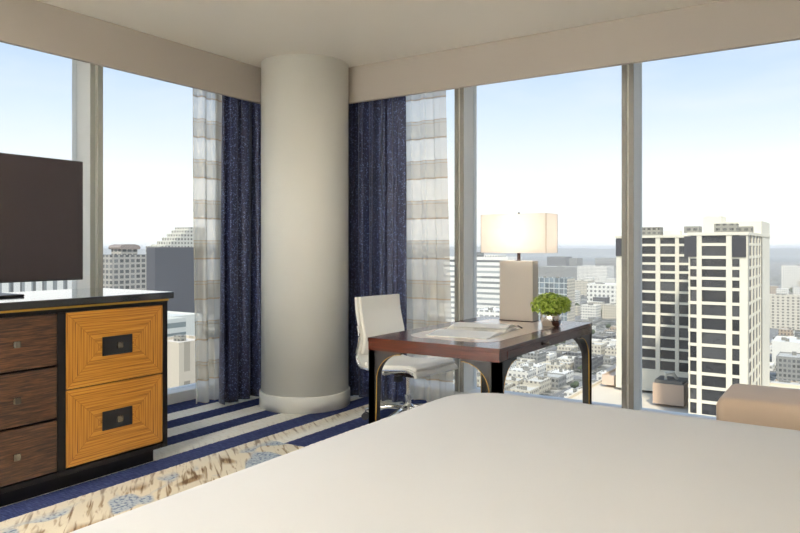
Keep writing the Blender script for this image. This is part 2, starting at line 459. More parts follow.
# ------------------------------------------------------------------ bench by the window
def mat_suede():
    m, nt = MAT('tan_upholstery'); g = N(nt); p = g.pos()
    c = g.mix(g.noise(p, 6, 3), srgb(218, 192, 166), srgb(226, 202, 178))
    g.out(g.bsdf(c, .75, 0, g.bump(g.noise(p, 500, 2), .2, .001), sheen=.1)); return m
M_suede = mat_suede()
bn = thing('window_bench', (-.05, 4.36, 0), 'tan upholstered bench standing by the window beyond the bed', 'bench')
o = link('seat_cushion', pillowbox(-.60, .60, -.27, .27, .17, .452, .045, .008, 50, 30, cr=.055), M_suede, bn, smooth=True)
link('bench_base', BX(-.56, .56, -.23, .23, .10, .175), M_black, bn)
for xx in (-.52, .52):
    for yy in (-.19, .19): link('leg', BX(xx-.025, xx+.025, yy-.025, yy+.025, 0, .10), M_black, bn)

# ------------------------------------------------------------------ desk
def mat_mahog():
    m, nt = MAT('mahogany'); g = N(nt); p = g.pos(); x, y, z = g.xyz(p)
    n1 = g.noise(g.comb(g.m('MULTIPLY', x, 6), g.m('MULTIPLY', y, 3), g.m('MULTIPLY', z, 90)), 1, 4, .6, .1)
    c = g.ramp(n1, [(.25, srgb(52, 22, 14)), (.5, srgb(68, 30, 19)), (.75, srgb(86, 40, 26))])
    g.out(g.bsdf(c, .2, coat=.15, spec=.4)); return m
def mat_leather():
    m, nt = MAT('pale_desk_leather'); g = N(nt); p = g.pos()
    c = g.mix(g.noise(p, 5, 3), srgb(226, 208, 194), srgb(234, 218, 205))
    g.out(g.bsdf(c, .16, 0, g.bump(g.noise(p, 700, 2), .1, .001), coat=.2)); return m
M_mah, M_lea = mat_mahog(), mat_leather()
TX0, TX1, TY0, TY1, TZ = -2.355, -1.525, 3.235, 4.72, .75
dk = thing('writing_desk', ((TX0+TX1)/2, (TY0+TY1)/2, 0), 'mahogany writing desk with black arched legs standing by the window', 'desk')
def kpart(name, bm, mat, parent=dk, **kw):
    o = link(name, bm, mat, parent, **kw)
    if parent is dk: o.location = -dk.location
    return o
kpart('tabletop', BX(TX0, TX1, TY0, TY1, .728, TZ), M_mah, bevel=.002)
def rrect(x0, x1, y0, y1, r, n=10):
    pts = []
    for cx, cy, a in ((x1-r, y0+r, -90), (x1-r, y1-r, 0), (x0+r, y1-r, 90), (x0+r, y0+r, 180)):
        for i in range(n+1):
            t = math.radians(a+90*i/n); pts.append((cx+r*math.cos(t), cy+r*math.sin(t)))
    return pts
bm = bmesh.new(); prism(bm, rrect(TX0+.13, TX1-.13, TY0+.16, TY1-.12, .14), 'z', TZ-.001, TZ+.0015)
kpart('leather_inlay', bm, M_lea)
bm = bmesh.new(); ap = .02; z0, z1 = .68, .728
box(bm, TX0+.003, TX0+ap, TY0+.003, TY1-.003, z0, z1)
box(bm, TX1-ap, TX1-.003, TY0+.003, TY0+.10, z0, z1); box(bm, TX1-ap, TX1-.003, TY1-.10, TY1-.003, z0, z1)
box(bm, TX1-ap-.01, TX1-ap, TY0+.10, TY1-.10, z0, z1)
box(bm, TX0+ap, TX1-ap, TY0+.003, TY0+ap, z0, z1); box(bm, TX0+ap, TX1-ap, TY1-ap, TY1-.003, z0, z1)
kpart('apron', bm, M_mah)
dd = kpart('drawer', BX(TX1-ap, TX1-.001, TY0+.103, TY1-.103, z0+.002, z1-.003), M_mah, bevel=.0015)
for yy in (3.86,):
    bm = bmesh.new(); tube(bm, [(TX1-.002, yy, .705), (TX1+.014, yy, .705)], .005, 10)
    tube(bm, [(TX1+.012, yy, .705), (TX1+.017, yy, .705), (TX1+.024, yy, .705), (TX1+.029, yy, .705)], [.009, .014, .013, .006], 14)
    kk = link('knob', bm, M_knob, dd, smooth=True)
M_leg = plain('black_leg', srgb(16, 15, 17), .4, coat=.05, var=.08)
def leg(cx, cy, sx, sy):
    """corner post at (cx,cy) with an arched bracket running along x (sign sx) and along y (sign sy)"""
    bm = bmesh.new(); zt = .68; w = .055; a, b = .165, .155; T = .045
    prof = [(0, zt), (0, .0), (w*.8, .0)]
    arc = [(w+a*(1-math.cos(t*PI/2/12)), zt-.012-b*(1-math.sin(t*PI/2/12))) for t in range(13)]
    prof += arc + [(w+a, zt)]
    prism(bm, [(cx+sx*s, z) for s, z in prof], 'y', cy, cy+sy*T)
    prism(bm, [(cy+sy*s, z) for s, z in prof], 'x', cx, cx+sx*T)
    lg = kpart('leg', bm, M_leg)
    bm = bmesh.new(); line = [(w*.8, .0)] + arc
    for i in range(len(line)-1):
        (s0, q0), (s1, q1) = line[i], line[i+1]
        for ax in (0, 1):
            d = Vector((s1-s0, q1-q0)); nrm = Vector((d.y, -d.x)).normalized()*.003
            e0, e1 = (s0, q0), (s1, q1)
            pts = [e0, e1, (s1+nrm.x, q1+nrm.y), (s0+nrm.x, q0+nrm.y)]
            if ax == 0: prism(bm, [(cx+sx*s, z) for s, z in pts], 'y', cy-sy*.0012, cy+sy*.004)
            else: prism(bm, [(cy+sy*s, z) for s, z in pts], 'x', cx-sx*.0012, cx+sx*.004)
    kk = link('gold_edge', bm, M_brass, lg)
e = .004
leg(TX0+e, TY0+e, 1, 1); leg(TX1-e, TY0+e, -1, 1); leg(TX0+e, TY1-e, 1, -1); leg(TX1-e, TY1-e, -1, -1)

# ------------------------------------------------------------------ things on the desk
lamp = thing('table_lamp', (-1.995, 4.548, TZ+.0015), 'lit table lamp with taupe block base and rectangular cream shade on the desk', 'lamp')
M_block = plain('taupe_block', srgb(184, 176, 166), .5, grain=.05, var=.02)
M_dark = plain('dark_bronze', srgb(52, 36, 30), .35, .6, var=.05)
link('foot', BX(-.128, .128, -.052, .052, 0, .006), M_dark, lamp)
link('base', BX(-.125, .125, -.05, .05, .006, .422), M_block, lamp, bevel=.002)
bm = bmesh.new(); lathe(bm, [(.014, .422), (.014, .43), (.012, .432), (.012, .50), (.016, .505), (.016, .54)], seg=20)
link('neck', bm, M_dark, lamp)
bm = bmesh.new(); lathe(bm, [(.012, .54), (.022, .565), (.03, .595), (.026, .625), (.01, .64)], seg=20)
def emis(name, col, st):
    m, nt = MAT(name); g = N(nt); e_ = g.new('ShaderNodeEmission'); e_.inputs[0].default_value = (*col, 1); e_.inputs[1].default_value = st
    g.out(e_.outputs[0]); return m
link('bulb', bm, emis('bulb_glow', (1, .82, .6), 6), lamp, smooth=True)
bm = bmesh.new(); tube(bm, [(0, .0, .752), (0, 0, .742), (.05, 0, .70), (.06, 0, .60), (.05, 0, .53), (.015, 0, .51)], .002, 8)
tube(bm, [(0, .0, .742), (-.05, 0, .70), (-.06, 0, .60), (-.05, 0, .53), (-.015, 0, .51)], .002, 8)
link('harp', bm, M_dark, lamp)
bm = bmesh.new(); lathe(bm, [(.003, .744), (.007, .75), (.007, .758), (.003, .763)], seg=14); link('finial', bm, M_dark, lamp)
def mat_shade(nm='lamp_shade_fabric', ca=srgb(252, 247, 240), cb=srgb(254, 250, 245)):
    m, nt = MAT(nm); g = N(nt); p = g.obj()
    c = g.mix(g.noise(p, 300, 1), ca, cb)
    tl = g.new('ShaderNodeBsdfTranslucent'); g.put(tl.inputs[0], c)
    df = g.new('ShaderNodeBsdfDiffuse'); g.put(df.inputs[0], c)
    a = g.new('ShaderNodeMixShader'); a.inputs[0].default_value = .5; g.put(a.inputs[1], df.outputs[0]); g.put(a.inputs[2], tl.outputs[0])
    g.out(a.outputs[0]); return m
M_shade = mat_shade()
bm = bmesh.new(); sx, sy, th = .243, .105, .002
box(bm, -sx, sx, -sy, -sy+th, .477, .748); box(bm, -sx, sx, sy-th, sy, .477, .748)
box(bm, -sx, -sx+th, -sy+th, sy-th, .477, .748); box(bm, sx-th, sx, -sy+th, sy-th, .477, .748)
sh = link('lamp_shade', bm, M_shade, lamp)
M_seam = plain('seam', srgb(190, 176, 150), .7, var=.02)
for q in ((sx, -sy), (-sx, -sy), (sx, sy), (-sx, sy)): link('corner_seam', BX(q[0]-.0012, q[0]+.0012, q[1]-.0012, q[1]+.0012, .477, .748), M_seam, sh)
ld = bpy.data.lights.new('bulb_light', 'POINT'); ld.energy = 7.5; ld.color = (1, .95, .89); ld.shadow_soft_size = .06
lo = bpy.data.objects.new('bulb_light', ld); C.objects.link(lo); lo.parent = lamp; lo.location = (0, 0, .61)

# potted plant
pl = thing('potted_plant', (-1.69, 4.375, TZ+.0015), 'small bushy green plant in a silver pot on the desk', 'plant')
def mat_silver():
    m, nt = MAT('hammered_silver'); g = N(nt); p = g.obj()
    v = g.new('ShaderNodeTexVoronoi'); g.put(v.inputs['Vector'], p); v.inputs['Scale'].default_value = 60
    g.out(g.bsdf((.78, .75, .70), .16, 1, g.bump(v.outputs['Distance'], .35, .004))); return m
bm = bmesh.new(); lathe(bm, [(.052, 0), (.060, .006), (.068, .045), (.070, .105), (.066, .105), (.062, .09), (.001, .088)], seg=40, cap=False)
link('pot', bm, mat_silver(), pl, smooth=True)
bm = bmesh.new(); lathe(bm, [(.001, .089), (.062, .089), (.062, .094), (.001, .094)], seg=24, cap=False); link('soil', bm, plain('soil', srgb(50, 36, 26), .95, var=.3, vscale=60), pl)
def mat_leaf():
    m, nt = MAT('fresh_leaf'); g = N(nt); p = g.obj()
    c = g.ramp(g.noise(p, 45, 2), [(.32, srgb(96, 124, 30)), (.5, srgb(160, 184, 64)), (.7, srgb(206, 218, 120))])
    tl = g.new('ShaderNodeBsdfTranslucent'); g.put(tl.inputs[0], c)
    a = g.new('ShaderNodeMixShader'); a.inputs[0].default_value = .3; g.put(a.inputs[1], g.bsdf(c, .5)); g.put(a.inputs[2], tl.outputs[0])
    g.out(a.outputs[0]); return m
bm = bmesh.new(); st = bmesh.new()
for i in range(900):
    ph = random.uniform(0, 2*PI); cz = random.uniform(-.55, 1); rr = random.uniform(.72, 1)
    s_ = math.sqrt(1-cz*cz) if cz > 0 else 1-.15*abs(cz)
    c = Vector((+.134*rr*s_*math.cos(ph), .134*rr*s_*math.sin(ph), .137+.08*rr*cz))
    n = Vector((c.x, c.y, (c.z-.10)*1.4)).normalized(); n = (n+Vector([random.uniform(-.6, .6) for _ in range(3)])).normalized()
    a = n.orthogonal().normalized(); b = n.cross(a); th = random.uniform(0, 2*PI); a, b = math.cos(th)*a+math.sin(th)*b, -math.sin(th)*a+math.cos(th)*b
    L = random.uniform(.008, .0145)
    pts = [c-a*L, c-a*L*.4+b*L*.7+n*.002, c+a*L*.5+b*L*.65+n*.002, c+a*L*1.1, c+a*L*.5-b*L*.65+n*.002, c-a*L*.4-b*L*.7+n*.002]
    bm.faces.new([bm.verts.new(q) for q in pts])
    if i % 12 == 0: tube(st, [(c.x*.2, c.y*.2, .09), (c.x*.6, c.y*.6, .09+(c.z-.09)*.6), tuple(c)], .0012, 5)
link('foliage', bm, mat_leaf(), pl); link('stems', st, plain('stem', srgb(96, 130, 50), .6, var=.1), pl)

# open magazine
mg = thing('open_magazine', (-1.96, 3.80, TZ+.0015), 'open white magazine lying on the desk in front of the lamp', 'magazine', rz=math.radians(6))
M_page = plain('page', srgb(248, 248, 245), .35, var=.02)
def mat_print():
    m, nt = MAT('printed_page'); g = N(nt); p = g.obj(); x, y, z = g.xyz(p)
    n = g.noise(g.comb(g.m('MULTIPLY', x, 9), g.m('MULTIPLY', y, 5), 0), 1, 2)
    c = g.ramp(n, [(.38, srgb(206, 205, 198)), (.5, srgb(242, 240, 232))])
    g.out(g.bsdf(c, .3, coat=.1)); return m
def pages(side, lift, name, mat):
    bm = bmesh.new(); n = 14; w, hh = .295, .19; top = []
    for i in range(n+1):
        s = i/n; z = .004+lift*math.sin(PI*min(1, s*1.15))*(1-s*.55)
        top.append((side*s*w, z))
    pts = top + [(side*w, .001), (0, .001)]
    prism(bm, [(p[0], p[1]) for p in pts], 'x', -hh, hh)
    return link(name, bm, mat, mg, bevel=0)
pages(-1, .016, 'left_pages', M_page); pages(1, .022, 'right_pages', mat_print())
link('cover', BX(-.194, .194, -.30, .30, 0, .0015), plain('cover', srgb(210, 206, 196), .3, var=.05), mg)
bm = bmesh.new(); prism(bm, [(.05, .02), (.13, .033), (.20, .030), (.262, .012), (.20, .033), (.13, .036), (.05, .023)], 'x', -.18, .185)
link('curled_page', bm, M_page, mg)
pn = thing('pen', (-1.82, 4.17, TZ+.0055), 'slim dark pen lying on the desk beside the magazine', 'pen', rz=math.radians(35))
bm = bmesh.new(); tube(bm, [(0, -.07, 0), (0, -.062, 0), (0, .065, 0), (0, .07, 0)], [.0015, .0045, .0045, .003], 12); link('barrel', bm, M_dark, pn, smooth=True)
bm = bmesh.new(); box(bm, -.001, .001, .02, .062, .0045, .006); link('clip', bm, M_chrome, pn)

# ------------------------------------------------------------------ office chair
ch = thing('office_chair', (-2.73, 4.25, 0), 'white leather swivel chair with chrome base tucked behind the desk', 'chair', rz=math.radians(-6))
W2 = .245
def smoothpath(pts, sub=6):
    out = []; P = [Vector(p) for p in pts]
    for i in range(len(P)-1):
        p0, p1, p2, p3 = P[max(i-1, 0)], P[i], P[i+1], P[min(i+2, len(P)-1)]
        for k_ in range(sub):
            t = k_/sub
            out.append(.5*((2*p1)+(-p0+p2)*t+(2*p0-5*p1+4*p2-p3)*t*t+(-p0+3*p1-3*p2+p3)*t**3))
    out.append(P[-1]); return out
def strip(path, off0, off1, y0, y1, name, mat, bev=.008, crown=0):
    """slab following a profile (u,z): between offsets off0..off1 from it, from y0 to y1"""
    pts = smoothpath(path); A, B = [], []
    for i, p in enumerate(pts):
        t = (pts[min(i+1, len(pts)-1)]-pts[max(i-1, 0)]).normalized(); n = Vector((-t.y, t.x))
        A.append(p+n*off0); B.append(p+n*off1)
    bm = bmesh.new(); prism(bm, [tuple(a) for a in A]+[tuple(b) for b in B[::-1]], 'y', y0, y1)
    # n-gon sides are replaced by quads
    bmesh.ops.delete(bm, geom=[f for f in bm.faces if len(f.verts) > 4], context='FACES_ONLY')
    bm.verts.ensure_lookup_table(); n = len(A); m_ = 2*n
    for o_ in (0, m_):
        for i in range(n-1):
            bm.faces.new((bm.verts[o_+i], bm.verts[o_+i+1], bm.verts[o_+m_-2-i], bm.verts[o_+m_-1-i]))
    return link(name, bm, mat, ch, bevel=bev, seg=3)
back = [(-.295, .905), (-.285, .80), (-.262, .70), (-.245, .63), (-.252, .56), (-.270, .50), (-.262, .445)]
seat = [(-.262, .445), (-.225, .405), (-.12, .395), (.05, .41), (.18, .42), (.245, .405), (.262, .38)]
bk = strip(back, -.012, .010, -W2, W2, 'backrest', M_white, .006)
o = strip(back[:-1], .008, .034, -W2+.022, W2-.022, 'back_pad', M_white, .012)
o = strip(seat, -.012, .012, -W2, W2, 'seat', M_white, .006)
o = strip(seat[1:-1], .010, .034, -W2+.022, W2-.022, 'seat_pad', M_white, .012)
bm = bmesh.new()
for yy in (-W2-.008, W2+.008): tube(bm, [(p.x-.004, yy, p.y) for p in smoothpath(back[2:]+seat[1:6], 4)], .008, 8)
tube(bm, [(-.02, -W2, .375), (-.02, W2, .375)], .009, 8); 
for yy in (-W2-.008, W2+.008): tube(bm, [(-.02, yy, .375), (-.02, yy, .398)], .008, 8)
link('side_rails', bm, M_chrome, ch, smooth=True)
bm = bmesh.new(); box(bm, -.09, .08, -.06, .06, .335, .372); box(bm, -.03, .03, -.05, .05, .36, .39)
link('tilt_mechanism', bm, M_dark, ch, bevel=.006)
bm = bmesh.new(); tube(bm, [(.02, -.05, .35), (.05, -.15, .348)], .005, 8); box(bm, .03, .07, -.20, -.145, .325, .365)
link('lever', bm, M_black, ch, bevel=.004)
bm = bmesh.new(); lathe(bm, [(.024, .10), (.024, .20), (.015, .202), (.015, .34)], seg=24); link('gas_column', bm, M_chrome, ch, smooth=False)
bm = bmesh.new(); lathe(bm, [(.03, .065), (.04, .075), (.04, .12), (.028, .135)], seg=24); link('hub', bm, M_chrome, ch)
M_rub = plain('caster_rubber', srgb(40, 40, 42), .5, var=.05)
for i in range(5):
    a = math.radians(207+72*i); c_, s_ = math.cos(a), math.sin(a)
    bm = bmesh.new()
    tube(bm, [(c_*.03, s_*.03, .108), (c_*.15, s_*.15, .104), (c_*.27, s_*.27, .085), (c_*.325, s_*.325, .075)], [.018, .016, .013, .011], 12)
    tube(bm, [(c_*.32, s_*.32, .082), (c_*.32, s_*.32, .05)], .007, 10)
    l = link('base_leg', bm, M_chrome, ch, smooth=True)
    bm = bmesh.new()
    for d in (-.016, .016):
        q = Vector((c_*.32-s_*d, s_*.32+c_*d, .0265)); w = Vector((-s_, c_, 0))*.008
        tube(bm, [q-w, q+w], .0262, 20)
    link('caster', bm, M_rub, l)

# ------------------------------------------------------------------ downlights added above the camera's view to brighten column and carpet
M_can = plain('fill_downlight_trim', srgb(235, 235, 232), .4, var=.02)
M_lens = emis('fill_downlight_glow', (1, .93, .84), 8)
spots = [(-3.0, .1), (-3.0, 1.6), (-3.0, -1.4)]
dl0 = None
for i, (x, y) in enumerate(spots):
    if dl0 is None:
        dl0 = d = thing('added_ceiling_downlight', (x, y, ZC), 'added unseen round ceiling light above the aisle between bed and dresser', 'ceiling light', 'added ceiling downlights')
        bm = bmesh.new(); lathe(bm, [(.09, -.001), (.09, -.006), (.072, -.010), (.072, -.001)], seg=32, cap=False); link('trim_ring', bm, M_can, d)
        bm = bmesh.new(); lathe(bm, [(.072, -.001), (.072, -.004)], seg=32); link('lens', bm, M_lens, d)
    else: d = copy_tree(dl0); d.location = (x, y, ZC)
    al = bpy.data.lights.new('fill_downlight', 'AREA'); al.shape = 'DISK'; al.size = .14; al.energy = 6.5; al.color = (.90, .945, 1); al.spread = math.radians(150)
    ao = bpy.data.objects.new('fill_downlight', al); C.objects.link(ao); ao.parent = d; ao.location = (0, 0, -.02)

# floor lamps added at the unseen back of the room to brighten it
fl0 = None
for x, y, lab in ((-4.1, -2.0, 'added unseen brass floor lamp in the corner behind the dresser end'), (-2.4, -2.2, 'added unseen brass floor lamp standing midway along the back wall'), (-.6, -2.2, 'added unseen brass floor lamp on the back wall near the head of the bed')):
    if fl0 is None:
        fl0 = d = thing('added_floor_lamp', (x, y, 0), lab, 'floor lamp', 'added floor lamps')
        bm = bmesh.new(); lathe(bm, [(.15, 0), (.15, .015), (.02, .03)], seg=32); link('base', bm, M_brass, d)
        bm = bmesh.new(); lathe(bm, [(.012, .03), (.012, 1.52)], seg=16); link('pole', bm, M_brass, d)
        bm = bmesh.new(); lathe(bm, [(.25, 1.42), (.22, 1.80)], seg=40, cap=False); link('lamp_shade', bm, mat_shade('white_shade', srgb(250, 250, 250), srgb(252, 252, 252)), d, smooth=True)
    else: d = copy_tree(fl0); d.location = (x, y, 0); d['label'] = lab
    al = bpy.data.lights.new('bulb_light', 'POINT'); al.energy = 265; al.color = (.90, .945, 1); al.shadow_soft_size = .05  # fill light inside the added floor lamp
    ao = bpy.data.objects.new('bulb_light', al); C.objects.link(ao); ao.parent = d; ao.location = (0, 0, 1.62)
    al = bpy.data.lights.new('fill_uplight', 'SPOT'); al.energy = 320; al.color = (.90, .945, 1); al.spot_size = math.radians(120); al.spot_blend = .7; al.shadow_soft_size = .08  # added upward fill, bounces off the ceiling
    ao = bpy.data.objects.new('fill_uplight', al); C.objects.link(ao); ao.parent = d; ao.location = (0, 0, 1.82); ao.rotation_euler = (PI, 0, 0)

# ================================================================== the city
GZ = -95.0
def ray(px): t = (px-400)/695; return (FX+FY*t, FY-FX*t)       # horizontal direction per metre of depth
def yat(px, x): r = ray(px); return x*r[1]/r[0]
def xat(px, y): r = ray(px); return y*r[0]/r[1]
def zat(py, d): return H+(247-py)/695*d

def facade(name, wall, glass, floor=3.4, bay=3.2, fh=.55, fw=.6, roof=None, vert=None, z_off=0, u_off=0, rough=.8):
    m, nt = MAT(name); g = N(nt)
    geo = g.new('ShaderNodeNewGeometry'); x, y, z = g.xyz(geo.outputs['Position']); nz = g.xyz(geo.outputs['Normal'])[2]
    u = g.m('FRACT', g.m('DIVIDE', g.m('ADD', g.m('ADD', x, y), 5000.+u_off), bay)); v = g.m('FRACT', g.m('DIVIDE', g.m('ADD', z, 500.+z_off), floor))
    inu = g.m('LESS_THAN', u, fw); inv = g.m('LESS_THAN', v, fh)
    win = g.m('MULTIPLY', inu, inv)
    cell = g.noise(g.comb(g.m('FLOOR', g.m('DIVIDE', g.m('ADD', x, y), bay)), g.m('FLOOR', g.m('DIVIDE', g.m('ADD', z, 500.+z_off), floor)), 0), 2.3, 1)
    gl = g.mix(g.ramp(cell, [(.35, (0,0,0)), (.7, (1,1,1))]), tuple(c*.6 for c in glass), tuple(min(1, c*1.7) for c in glass))
    wl = g.mix(g.noise(geo.outputs['Position'], .15, 3), tuple(c*.92 for c in wall), tuple(min(1, c*1.05) for c in wall))
    c = g.mix(win, wl, gl)
    rf = roof or wall
    rc = g.mix(g.noise(geo.outputs['Position'], .25, 4), tuple(q*.8 for q in rf), tuple(min(1, q*1.08) for q in rf))
    c = g.mix(g.m('GREATER_THAN', nz, .5), c, rc)
    g.out(g.bsdf(c, rough, spec=.3)); return m
cream, creamr = srgb(226, 221, 203), srgb(222, 218, 202)
M_tower = plain('tower_concrete', srgb(228, 223, 205), .85, var=.04, vscale=.05)
M_tglass = facade('tower_glass', srgb(66, 67, 70), srgb(50, 51, 56), 14.5*.2273/2, 2.1, .9, .9, rough=.3)
M_mech = facade('roof_plant_grille', srgb(150, 148, 138), srgb(92, 92, 88), 1.2, 1.5, .5, .6)
F_white = facade('white_block', srgb(226, 223, 212), srgb(130, 131, 128), 3.6, 3.4, .45, .55, srgb(232, 229, 218))
F_cream = facade('cream_block', srgb(206, 199, 180), srgb(126, 122, 114), 3.4, 3.0, .5, .5, srgb(216, 212, 198))
F_grey = facade('grey_block', srgb(150, 150, 144), srgb(88, 90, 90), 3.5, 2.8, .55, .6, srgb(196, 194, 184))
F_tan = facade('tan_block', srgb(180, 162, 140), srgb(96, 92, 86), 3.3, 3.2, .5, .5, srgb(204, 198, 182))
F_dark = facade('dark_block', srgb(110, 110, 108), srgb(64, 66, 70), 3.5, 3.0, .6, .7, srgb(168, 166, 158))

def bld(label, x0, x1, y0, y1, zt, mat, cat='building', name='building', group=None, units=1, zb=GZ, parapet=True, rr=None):
    rr = rr or random
    cx, cy = (x0+x1)/2, (y0+y1)/2
    t = thing(name, (cx, cy, zb), label, cat, group)
    hx, hy, h = (x1-x0)/2, (y1-y0)/2, zt-zb
    bm = bmesh.new(); box(bm, -hx, hx, -hy, hy, 0, h)
    if parapet:
        w = min(.6, hx*.1); q = .8
        box(bm, -hx, hx, -hy, -hy+w, h, h+q); box(bm, -hx, hx, hy-w, hy, h, h+q); box(bm, -hx, -hx+w, -hy+w, hy-w, h, h+q); box(bm, hx-w, hx, -hy+w, hy-w, h, h+q)
    link('walls', bm, mat, t)
    for _ in range(units):
        s = min(hx, hy)
        ux, uy = rr.uniform(-.6, .6)*hx, rr.uniform(-.6, .6)*hy; us = s*rr.uniform(.12, .3)
        link('roof_unit', BX(ux-us, ux+us, uy-us*.7, uy+us*.7, h, h+rr.uniform(1.2, 2.6)), M_mech, t)
    return t

# ---- ground
def mat_ground():
    m, nt = MAT('city_ground'); g = N(nt); p = g.pos(); x, y, z = g.xyz(p)
    n1 = g.noise(p, .02, 4); n2 = g.noise(p, .11, 3); n3 = g.noise(p, .35, 2)
    c = g.ramp(n2, [(.34, srgb(58, 62, 50)), (.45, srgb(98, 98, 90)), (.56, srgb(146, 142, 132)), (.7, srgb(190, 186, 172))])
    gx = g.m('FRACT', g.m('DIVIDE', g.m('ADD', x, 8006), 80)); gy = g.m('FRACT', g.m('DIVIDE', g.m('ADD', y, 8006), 100))
    road = g.m('MAXIMUM', g.m('LESS_THAN', gx, .15), g.m('LESS_THAN', gy, .12))
    c = g.mix(road, c, g.mix(n1, srgb(112, 112, 110), srgb(150, 149, 144)))
    sp = g.ramp(n3, [(.66, (0,0,0)), (.70, (1,1,1))]); c = g.mix(g.m('MULTIPLY', sp, .8), c, srgb(228, 226, 218))
    far = g.m('GREATER_THAN', g.m('ADD', y, g.m('MULTIPLY', x, -.4)), 5200)
    c = g.mix(far, c, g.mix(g.noise(p, .002, 3), srgb(96, 106, 104), srgb(122, 128, 124)))
    g.out(g.bsdf(c, .95, spec=.1)); return m
M_ground = mat_ground()
struct('ground', BX(-22000, 12000, -600, 26000, GZ-2, GZ), M_ground)
# hills on the horizon
def hills():
    bm = bmesh.new(); pts = []
    rr = random.Random(3)
    n = 90
    def ridge(i): return 25+34*(.5+.5*math.sin(i*.37+1))*(.6+.4*math.sin(i*.11+2))+5*math.sin(i*1.7)
    rows = []
    for k_, (dist, f) in enumerate(((9000, 0), (9900, .7), (10800, 1), (12500, .8), (14500, 0))):
        row = []
        for i in range(n+1):
            a = YAW+math.radians(44)-math.radians(88)*i/n
            row.append(bm.verts.new((-math.sin(a)*dist, math.cos(a)*dist, GZ+f*(ridge(i)+48))))
        rows.append(row)
    for a, b in zip(rows, rows[1:]):
        for i in range(n): bm.faces.new((a[i], a[i+1], b[i+1], b[i]))
    struct('hills', bm, plain('hill_green', srgb(66, 76, 66), .95, var=.15, vscale=.004), smooth=True)
hills()

# ---- twin-slab tower with cream frame
tw = thing('apartment_tower', (-33.5, 175.4, -41.2), 'tall cream-framed apartment tower with dark windows, its roof above the horizon', 'building')
U = .2273
TB = -41.2
def wpart(name, bm, mat, parent=tw, **kw):
    o = link(name, bm, mat, parent, **kw)
    if parent is tw: o.location = -tw.location
    return o
TXa, TXb, TYf, ROOF = -33.7, -20.9, 175.4, 4.4
WXa, WXb, WYf = -61.3, -33.7, 212.0
zf = [zat(v, 160) for v in (233.4, 244, 257, 267.8, 278.5, 289, 303.7, 317.5, 332, 346.6, 361.7, 375.9, 390, 404.6)]
while zf[-1] > -38: zf.append(zf[-1]-3.3)
wpart('front_slab', BX(TXa+.5, TXb-.22, TYf+.5, 202, TB, ROOF-.3), M_tglass)
wpart('rear_slab', BX(WXa+.5, WXb, WYf+.5, 240, TB, ROOF-.3), M_tglass)
wpart('service_core', BX(-33.7, -20.9, 202, 222, TB, ROOF+3.6), M_tower)
bm = bmesh.new()
sc_ = U
# front piers (x positions from the photographed facade)
def px_front(p): return xat(p, TYf)
for a, b in ((688.5, 689.8), (696.6, 701.5), (726, 732), (739.5, 748.3)): box(bm, px_front(a), px_front(b) if b < 748 else TXb, TYf, TYf+.9, TB, zf[2] if a in (688.5, 739.5) and False else ROOF)
for z in zf: box(bm, TXa, TXb, TYf+.12, TYf+.8, z-.45, z+.25)
# side piers
def py_side(p): return yat(p, TXb)
for a, b in ((748.0, 749.2), (752.2, 753.1), (755.4, 756.2), (758.4, 759.2), (761.0, 762.2)): box(bm, TXb-.5, TXb, py_side(a), py_side(b), TB, ROOF)
for z in zf: box(bm, TXb-.5, TXb-.05, TYf+.5, 202, z-.4, z+.25)
# rear slab piers
def px_rear(p): return xat(p, WYf)
for a, b in ((616.3, 624), (637.5, 641.5), (655.5, 660), (675, 678.8)): box(bm, px_rear(a), px_rear(b), WYf, WYf+.9, TB, ROOF)
for z in zf: box(bm, WXa, WXb, WYf+.12, WYf+.8, z-.45, z+.25)
box(bm, WXa, WXb, WYf-.1, WYf+.7, TB, zf[13]-.2)
box(bm, WXa-.1, WXa+.6, WYf+.9, 240, TB, ROOF)
# roof slabs
box(bm, TXa-.2, TXb+.2, TYf-.2, 222, ROOF-.4, ROOF+.3); box(bm, WXa-.2, WXb, WYf-.2, 240, ROOF-.4, ROOF+.3)
wpart('concrete_frame', bm, M_tower)
M_tdark = plain('tower_dark_panel', srgb(66, 66, 70), .45, var=.05, vscale=.2)
for a, b in ((684.3, 696.4), (732.3, 746.2)): wpart('corner_panel', BX(px_front(a), px_front(b), TYf-.25, TYf+.5, zf[2], ROOF-.6), M_tdark)
wpart('corner_panel', BX(px_rear(616), px_rear(622.5), WYf-.25, WYf+.4, zat(256, 212), ROOF-.6), M_tdark)
# windows: one dark pane per bay and storey
wm = bpy.data.meshes.new('window'); b_ = BX(0, 1, 0, .06, 0, 1); b_.to_mesh(wm); b_.free()
def mat_pane():
    m, nt = MAT('tower_window'); g = N(nt); oi = g.new('ShaderNodeObjectInfo')
    c = g.ramp(oi.outputs['Random'], [(0, srgb(36, 37, 40)), (.5, srgb(52, 53, 56)), (1, srgb(84, 85, 86))])
    p = g.pos(); x, y, z = g.xyz(p)
    c = g.mix(g.ramp(g.noise(g.comb(g.m('MULTIPLY', x, .9), 0, g.m('MULTIPLY', z, .9)), 1, 1), [(.6, (0,0,0)), (.66, (.5,.5,.5))]), c, srgb(30, 31, 34))
    g.out(g.bsdf(c, .2, spec=.6)); return m
wm.materials.append(mat_pane())
def pane(x0, x1, z0, z1, yf):
    o = bpy.data.objects.new('window', wm); C.objects.link(o); o.parent = tw
    o.location = Vector((x0, yf, z0))-tw.location; o.scale = (x1-x0, 1, z1-z0)
nwin = 0
